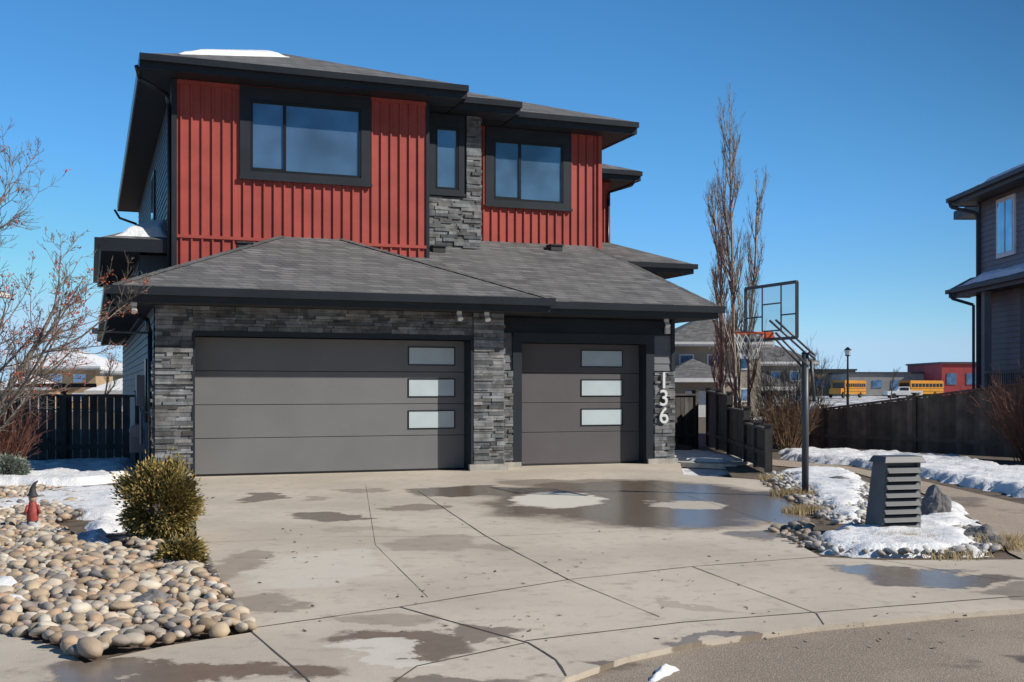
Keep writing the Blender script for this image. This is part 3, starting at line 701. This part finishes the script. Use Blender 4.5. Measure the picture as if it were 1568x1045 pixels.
m.add([q_(-.2,-.10,.0),q_(.2,-.10,.0),q_(.2,-.09,.76),q_(-.2,-.09,.76),q_(-.2,.12,0),q_(.2,.12,0),q_(.2,.1,.76),q_(-.2,.1,.76)],[(0,1,2,3),(5,4,7,6)],0,)
m.add([q_(-.25,-.17,.76),q_(.25,-.17,.76),q_(.25,.15,.76),q_(-.25,.15,.76),q_(-.22,-.13,.83),q_(.22,-.13,.83),q_(.22,.11,.83),q_(-.22,.11,.83)],[(3,2,1,0),(4,5,6,7),(0,1,5,4),(1,2,6,5),(2,3,7,6),(3,0,4,7)],0)
m.make('slats',[plas],B,bevel=.008)
# ================================================================ GARDEN GNOME
G=empty('garden_gnome',gp(50,815)); 
def lathe(prof,n=16,mi=0,m=None,lump=0):
    vs=[];fs=[]
    for k,(r,z) in enumerate(prof):
        for i in range(n):
            t=2*math.pi*i/n; rr=r*(1+lump*noise.noise(Vector((math.cos(t)*2,math.sin(t)*2,z*8)))); vs.append((rr*math.cos(t),rr*math.sin(t),z))
    for k in range(len(prof)-1):
        for i in range(n): fs.append((k*n+i,k*n+(i+1)%n,(k+1)*n+(i+1)%n,(k+1)*n+i))
    m.add(vs,fs,mi)
m=MB()
for k in range(26):
    aa=U(0,6.28); dd=U(0,.13); rock(m,(math.cos(aa)*dd,math.sin(aa)*dd,.04+.07*(1-dd/.13)),U(.035,.06),U(.03,.05),U(.025,.04),(1,1,1))
lathe([(.055,.10),(.062,.16),(.058,.24),(.04,.31),(.03,.34)],16,1,m); lathe([(.0,.31),(.035,.33),(.042,.36),(.036,.40),(.0,.42)],16,2,m); lathe([(.058,.385),(.056,.395),(.04,.42),(.028,.47)],14,3,m)
m.tube((0,0,.465),(.02,0,.52),.028,.017,10,3); m.tube((.02,0,.52),(.055,0,.55),.017,.004,10,3)
lathe([(.0,.24),(.022,.26),(.034,.31),(.03,.345)],10,4,m)
for s in (-1,1): m.tube((s*.045,-.01,.29),(s*.075,-.045,.2),.018,.014,8,1,cap=True); m.tube((s*.03,-.02,.13),(s*.03,-.05,.09),.022,.02,8,3,cap=True)
m.make('gnome_body',[M('gnome_base',(.45,.45,.45),.8,.3),M('gnome_coat',(.35,.06,.05),.6,.3,30),M('gnome_face',(.5,.33,.25),.6),M('gnome_hat',(.04,.04,.045),.7),whitep],G,True)
# ================================================================ NEIGHBOUR HOUSE
nw=M('neighbour_siding',(.17,.17,.185),.6,.1,2); nd=M('neighbour_dark',(.06,.062,.072),.6,.12,2)
N_=empty('neighbouring_house',LD(0,0),-YAW); m=MB()
m.box(13.75,21,27.5,33,0,7.0,0); m.box(14.8,21,33,35.4,0,6.98,0)
lap(m,(13.75,33,0),(0,-1,0),5.5,0.1,7.0,(-1,0,0),.15,0); lap(m,(14.8,35.4,0),(0,-1,0),2.4,.1,6.9,(-1,0,0),.15,0)
m.box(13.68,13.80,32.9,33.05,0,7.0,3); m.box(13.68,13.74,30.0,30.25,0,4.3,3)
hip(m,13.1,21.6,26.9,33.6,7.22,.36,2); hip(m,14.15,21.7,31,36,7.2,.36,2)
eavebox(m,13.1,21.6,26.9,33.6,7.215,.25,3,3); eavebox(m,14.15,21.7,33.1,36,7.19,.25,3,3)
m.box(12.98,13.1,26.9,33.6,7.08,7.2,3)
m.poly([(13.1,33.7,4.5),(13.1,27.6,4.5),(13.75,27.6,4.85),(13.75,33.7,4.85)],2); m.box(13.1,13.13,27.6,33.7,4.25,4.49,3); m.box(12.99,13.099,27.6,33.7,4.36,4.48,3); m.box(13.13,13.75,27.6,33.7,4.27,4.29,3)
m.box(13.1,13.74,33.66,33.7,4.25,4.49,3)
m.box(13.25,13.45,31.5,31.7,0,4.27,1); m.box(13.25,13.3,27.6,31.5,1.95,2.02,3)
for i in range(28): m.box(13.26,13.29,27.7+i*.135,27.72+i*.135,1.0,1.95,3)
m.box(13.2,13.74,27.6,31.7,.8,1.0,3)
m.box(13.68,13.74,30.6,31.75,5.2,6.85,4); m.box(13.67,13.68,30.72,31.63,5.32,6.73,5); m.box(13.655,13.668,31.15,31.2,5.32,6.73,4)
m.path([(12.95,33.3,7.1),(13.0,33.25,6.9),(13.62,33.0,6.7),(13.66,32.95,6.5),(13.66,32.95,.3)],.05,8,3)
m.path([(13.0,33.4,4.4),(13.05,33.3,4.2),(13.6,33.1,4.0),(13.6,33.1,.3)],.045,8,3)
m.make('house_body',[nw,nw,shing,nd,whitep,glassm],N_)
roofsnow([(13.15,33.4,4.54),(13.15,28,4.54),(13.7,28,4.84),(13.7,33.4,4.84)],.10,'porch_snow',N_)
roofsnow([(13.3,32.9,7.33),(13.3,28,7.33),(14.3,29.0,7.67),(14.3,32,7.67)],.10,'roof_snow',N_)
# ================================================================ DISTANT HOUSES
def dhouse(lat,dep,w,d,h,col,rot=0,pitch=.4,snowy=False,garage=False,name='distant_house'):
    T=empty(name,LD(lat,dep),-YAW+rot); m=MB(); wm=M(name+'_wall',col,.7,.1,1)
    m.box(0,w,0,d,0,h,0); hip(m,-.6,w+.6,-.6,d+.6,h+.2,pitch,1); eavebox(m,-.6,w+.6,-.6,d+.6,h+.195,.25,2,2)
    m.box(-.4,w*.55,-2.2,-.005,0,h*.5,0); hip(m,-.9,w*.55+.5,-2.8,2,h*.5+.15,pitch,1); m.box(-.9,w*.55+.5,-2.8,-2.76,h*.5-.08,h*.5+.14,2)
    for i in range(3):
        x=w*(.12+.3*i); m.box(x,x+w*.16,-.05,-.006,h*.66,h*.88,3); m.box(x+.08,x+w*.16-.08,-.06,-.051,h*.66+.08,h*.88-.08,4)
    x=w*.70; m.box(x,x+w*.18,-.05,-.006,h*.2,h*.4,3); m.box(x+.08,x+w*.18-.08,-.06,-.051,h*.2+.08,h*.4-.08,4)
    m.box(.5,w*.5,-2.26,-2.205,0,h*.36,3)
    for i in range(2):
        y=d*(.25+.4*i); m.box(-.05,-.006,y,y+1.2,h*.62,h*.85,3); m.box(-.06,-.051,y+.1,y+1.1,h*.64,h*.83,4)
    m.make('house_body',[wm,snowm if snowy else shing,whitep,whitep,glassm],T)
dhouse(8.6,62,5.2,7,3.9,(.36,.31,.25),.05,.5); dhouse(14.4,70,4,7,3.0,(.30,.28,.26),0,.5); dhouse(9.5,95,5,6,4.4,(.30,.28,.26),.1,.5)
dhouse(-34.5,62,3.5,7,7.2,(.42,.36,.28),.1,.3); dhouse(-27,76,4.0,6,2.5,(.50,.38,.24),0,.45,True); dhouse(-37.5,85,6,7,3.0,(.42,.30,.18),0,.4,True)
def block(name,l0,l1,d0,d1,h,col,band=None):
    T=empty(name,LD(0,0),-YAW); m=MB(); wm=M(name+'_wall',col,.7,.1,.5)
    m.box(l0,l1,d0,d1,0,h,0); m.box(l0-.3,l1+.3,d0-.3,d1+.3,h,h+.35,1)
    n=int((l1-l0)/4)
    for i in range(n): m.box(l0+1+i*4,l0+3+i*4,d0-.1,d0-.01,h*.35,h*.7,2)
    m.make('block_body',[wm,nd,glassm],T)
block('school_building',72,98,240,270,4.7,(.32,.30,.28)); block('school_annex',64,78,255,275,5.6,(.40,.30,.19)); block('warehouse_building',88,101,230,250,6.6,(.40,.05,.05))
block('commercial_building',50,62,260,280,4.0,(.35,.28,.22))
yel=M('bus_yellow',(.55,.24,.02),.4,.1,1); dk=M('vehicle_glass',(.02,.025,.03),.1); rub=M('tyre_rubber',(.02,.02,.02),.8)
def wheel(m,x,y,r,w,mi):
    m.tube((x,y-w/2,r),(x,y+w/2,r),r,r,16,mi,cap=True)
def bus(lat,dep,rot):
    T=empty('school_bus',LD(lat,dep),-YAW+rot); m=MB()
    m.box(0,9,0,2.4,.6,2.7,0); m.box(.1,8.9,.1,2.3,2.7,2.85,0); m.box(-1.3,0,.2,2.2,.6,1.55,0); m.box(-.04,-.005,.25,2.15,1.6,2.5,1)
    for i in range(9): m.box(.3+i*.95,1.1+i*.95,-.02,-.003,1.75,2.35,1)
    for z in (1.0,1.5): m.box(0,9,-.02,-.003,z,z+.06,2)
    for x in (-.5,6.6):
        for y in (.15,2.25): wheel(m,x,y,.5,.3,2)
    m.make('bus_body',[yel,dk,rub],T,bevel=.06)
bus(54,182,.9); bus(66,186,.6)
T=empty('pickup_truck',LD(57.5,172),-YAW); m=MB()
m.box(0,5.4,0,1.9,.5,1.15,0); m.add([(1.4,.08,1.15),(3.6,.08,1.15),(3.6,1.82,1.15),(1.4,1.82,1.15),(1.9,.15,1.8),(3.4,.15,1.8),(3.4,1.75,1.8),(1.9,1.75,1.8)],[(4,5,6,7),(0,1,5,4),(1,2,6,5),(2,3,7,6),(3,0,4,7)],0)
m.box(1.95,3.3,.05,.09,1.22,1.68,1)
for x in (1,4.4):
    for y in (.1,1.8): wheel(m,x,y,.4,.25,2)
m.make('truck_body',[whitep,dk,rub],T,bevel=.05)
T=empty('street_lamp',LD(26.9,90)); m=MB(); m.tube((0,0,0),(0,0,4.1),.11,.07,10,0,cap=True); m.tube((0,0,4.1),(0,0,4.2),.12,.25,10,0,cap=True); m.tube((0,0,4.2),(0,0,4.6),.2,.28,10,1,cap=True); m.tube((0,0,4.6),(0,0,4.85),.32,.05,10,0,cap=True)
m.make('lamp_post',[darkfr,frost],T)
m=MB()
for _ in range(5200):
    lat=U(-190,190); dep=U(285,330)
    if -25<lat<30 and R()<.5: continue
    b=LD(lat,dep); h=U(3,7.5)*(.7+.5*noise.noise(Vector((lat*.06,0,3)))); w=U(.1,.35); dx=U(-.8,.8)
    m.add([b+Vector((-w,w*.4,0)),b+Vector((w,-w*.4,0)),b+Vector((dx,0,h))],[(0,1,2)])
m.make('distant_trees',[M('distant_twigs',(.20,.17,.15),.95)])
def spruce(lat,dep,h):
    T=empty('spruce_tree',LD(lat,dep)); m=MB(); m.tube((0,0,0),(0,0,h),.12,.02,6,1)
    for i in range(900):
        t=R()**.7; z=h*(1-t*.92); r=t*h*.22*U(.3,1); a=U(0,6.28); q=Vector((math.cos(a)*r,math.sin(a)*r,z)); o=Vector((math.cos(a),math.sin(a),-.4)).normalized()*U(.15,.35); s=Vector((-math.sin(a),math.cos(a),0))*.1
        k=U(.5,1.4); m.add([q-s,q+s,q+o],[(0,1,2)],0,(.035*k,.05*k,.035*k))
    m.make('foliage',[leafg,bark],T)
for a in ((18.5,80,4),(20.6,88,3.6),(23.8,92,3.8),(15.3,75,3.5),(-23,75,3)): spruce(*a)
for (lat,dep,h) in ((17,70,3.2),(21.5,95,4),(30,110,4.5),(33,120,4),(-24,66,3.2),(-28,58,4.5),(37,110,3)):
    T=empty('bare_tree',LD(lat,dep)); m=MB(); grow(m,Vector((0,0,0)),Vector((0,0,1)),h,.08,0,dict(seg=[5,4,3],wob=.14,up=[.05,.1,.1],n=[5,3,3],kids=[16,7],t0=[.3,.2],ang=[.7,.6],len=[.4,.5],k=4)); m.make('branches',[bark],T)
# ================================================================ LIGHT
sd=Vector((-1.3,1.0,-1.25)).normalized()
sl=bpy.data.lights.new('sun','SUN'); sl.energy=5.0; sl.angle=math.radians(.5); sl.color=(1,.945,.86)
so=bpy.data.objects.new('sun',sl); so.rotation_euler=sd.to_track_quat('-Z','Y').to_euler(); scn.collection.objects.link(so)
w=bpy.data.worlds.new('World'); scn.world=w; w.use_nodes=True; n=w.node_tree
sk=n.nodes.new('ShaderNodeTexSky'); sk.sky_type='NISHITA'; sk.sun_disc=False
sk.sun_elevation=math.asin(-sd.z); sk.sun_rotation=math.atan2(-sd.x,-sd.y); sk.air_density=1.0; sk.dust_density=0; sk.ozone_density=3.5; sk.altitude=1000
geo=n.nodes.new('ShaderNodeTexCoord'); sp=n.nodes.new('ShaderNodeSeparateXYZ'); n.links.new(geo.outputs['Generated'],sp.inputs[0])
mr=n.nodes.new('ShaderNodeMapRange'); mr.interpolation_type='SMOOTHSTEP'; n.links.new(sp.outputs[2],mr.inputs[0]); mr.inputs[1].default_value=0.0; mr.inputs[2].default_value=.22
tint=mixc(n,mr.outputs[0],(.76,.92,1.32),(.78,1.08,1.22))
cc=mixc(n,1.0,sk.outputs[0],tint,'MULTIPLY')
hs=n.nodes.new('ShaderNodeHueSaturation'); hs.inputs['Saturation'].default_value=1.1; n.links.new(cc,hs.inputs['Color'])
# cap the bright haze; added dimming of the sun-side sky deepens facade shadows
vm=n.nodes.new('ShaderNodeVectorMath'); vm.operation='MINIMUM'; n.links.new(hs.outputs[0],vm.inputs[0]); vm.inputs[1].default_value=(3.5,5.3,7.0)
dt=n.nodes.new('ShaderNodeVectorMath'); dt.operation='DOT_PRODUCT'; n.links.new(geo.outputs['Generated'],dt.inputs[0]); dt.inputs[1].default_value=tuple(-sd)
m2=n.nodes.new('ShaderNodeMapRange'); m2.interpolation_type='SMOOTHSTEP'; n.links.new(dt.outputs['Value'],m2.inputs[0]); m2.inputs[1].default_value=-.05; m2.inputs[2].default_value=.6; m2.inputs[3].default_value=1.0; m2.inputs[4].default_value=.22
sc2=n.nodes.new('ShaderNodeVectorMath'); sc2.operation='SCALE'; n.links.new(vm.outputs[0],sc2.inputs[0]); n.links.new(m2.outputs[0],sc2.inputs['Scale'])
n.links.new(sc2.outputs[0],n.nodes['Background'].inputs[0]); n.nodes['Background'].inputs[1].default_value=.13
scn.view_settings.view_transform='Standard'; scn.view_settings.look='None'; scn.view_settings.exposure=0
# ================================================================ CAMERA
cd=bpy.data.cameras.new('camera'); cam=bpy.data.objects.new('camera',cd); scn.collection.objects.link(cam)
cam.location=(CX,CY,CH); cam.rotation_euler=(math.pi/2,0,-YAW); cd.sensor_width=36; cd.lens=36*F/1568; cd.shift_y=(595-522.5)/1568
cd.clip_end=4000; cd.clip_start=.1; scn.camera=cam
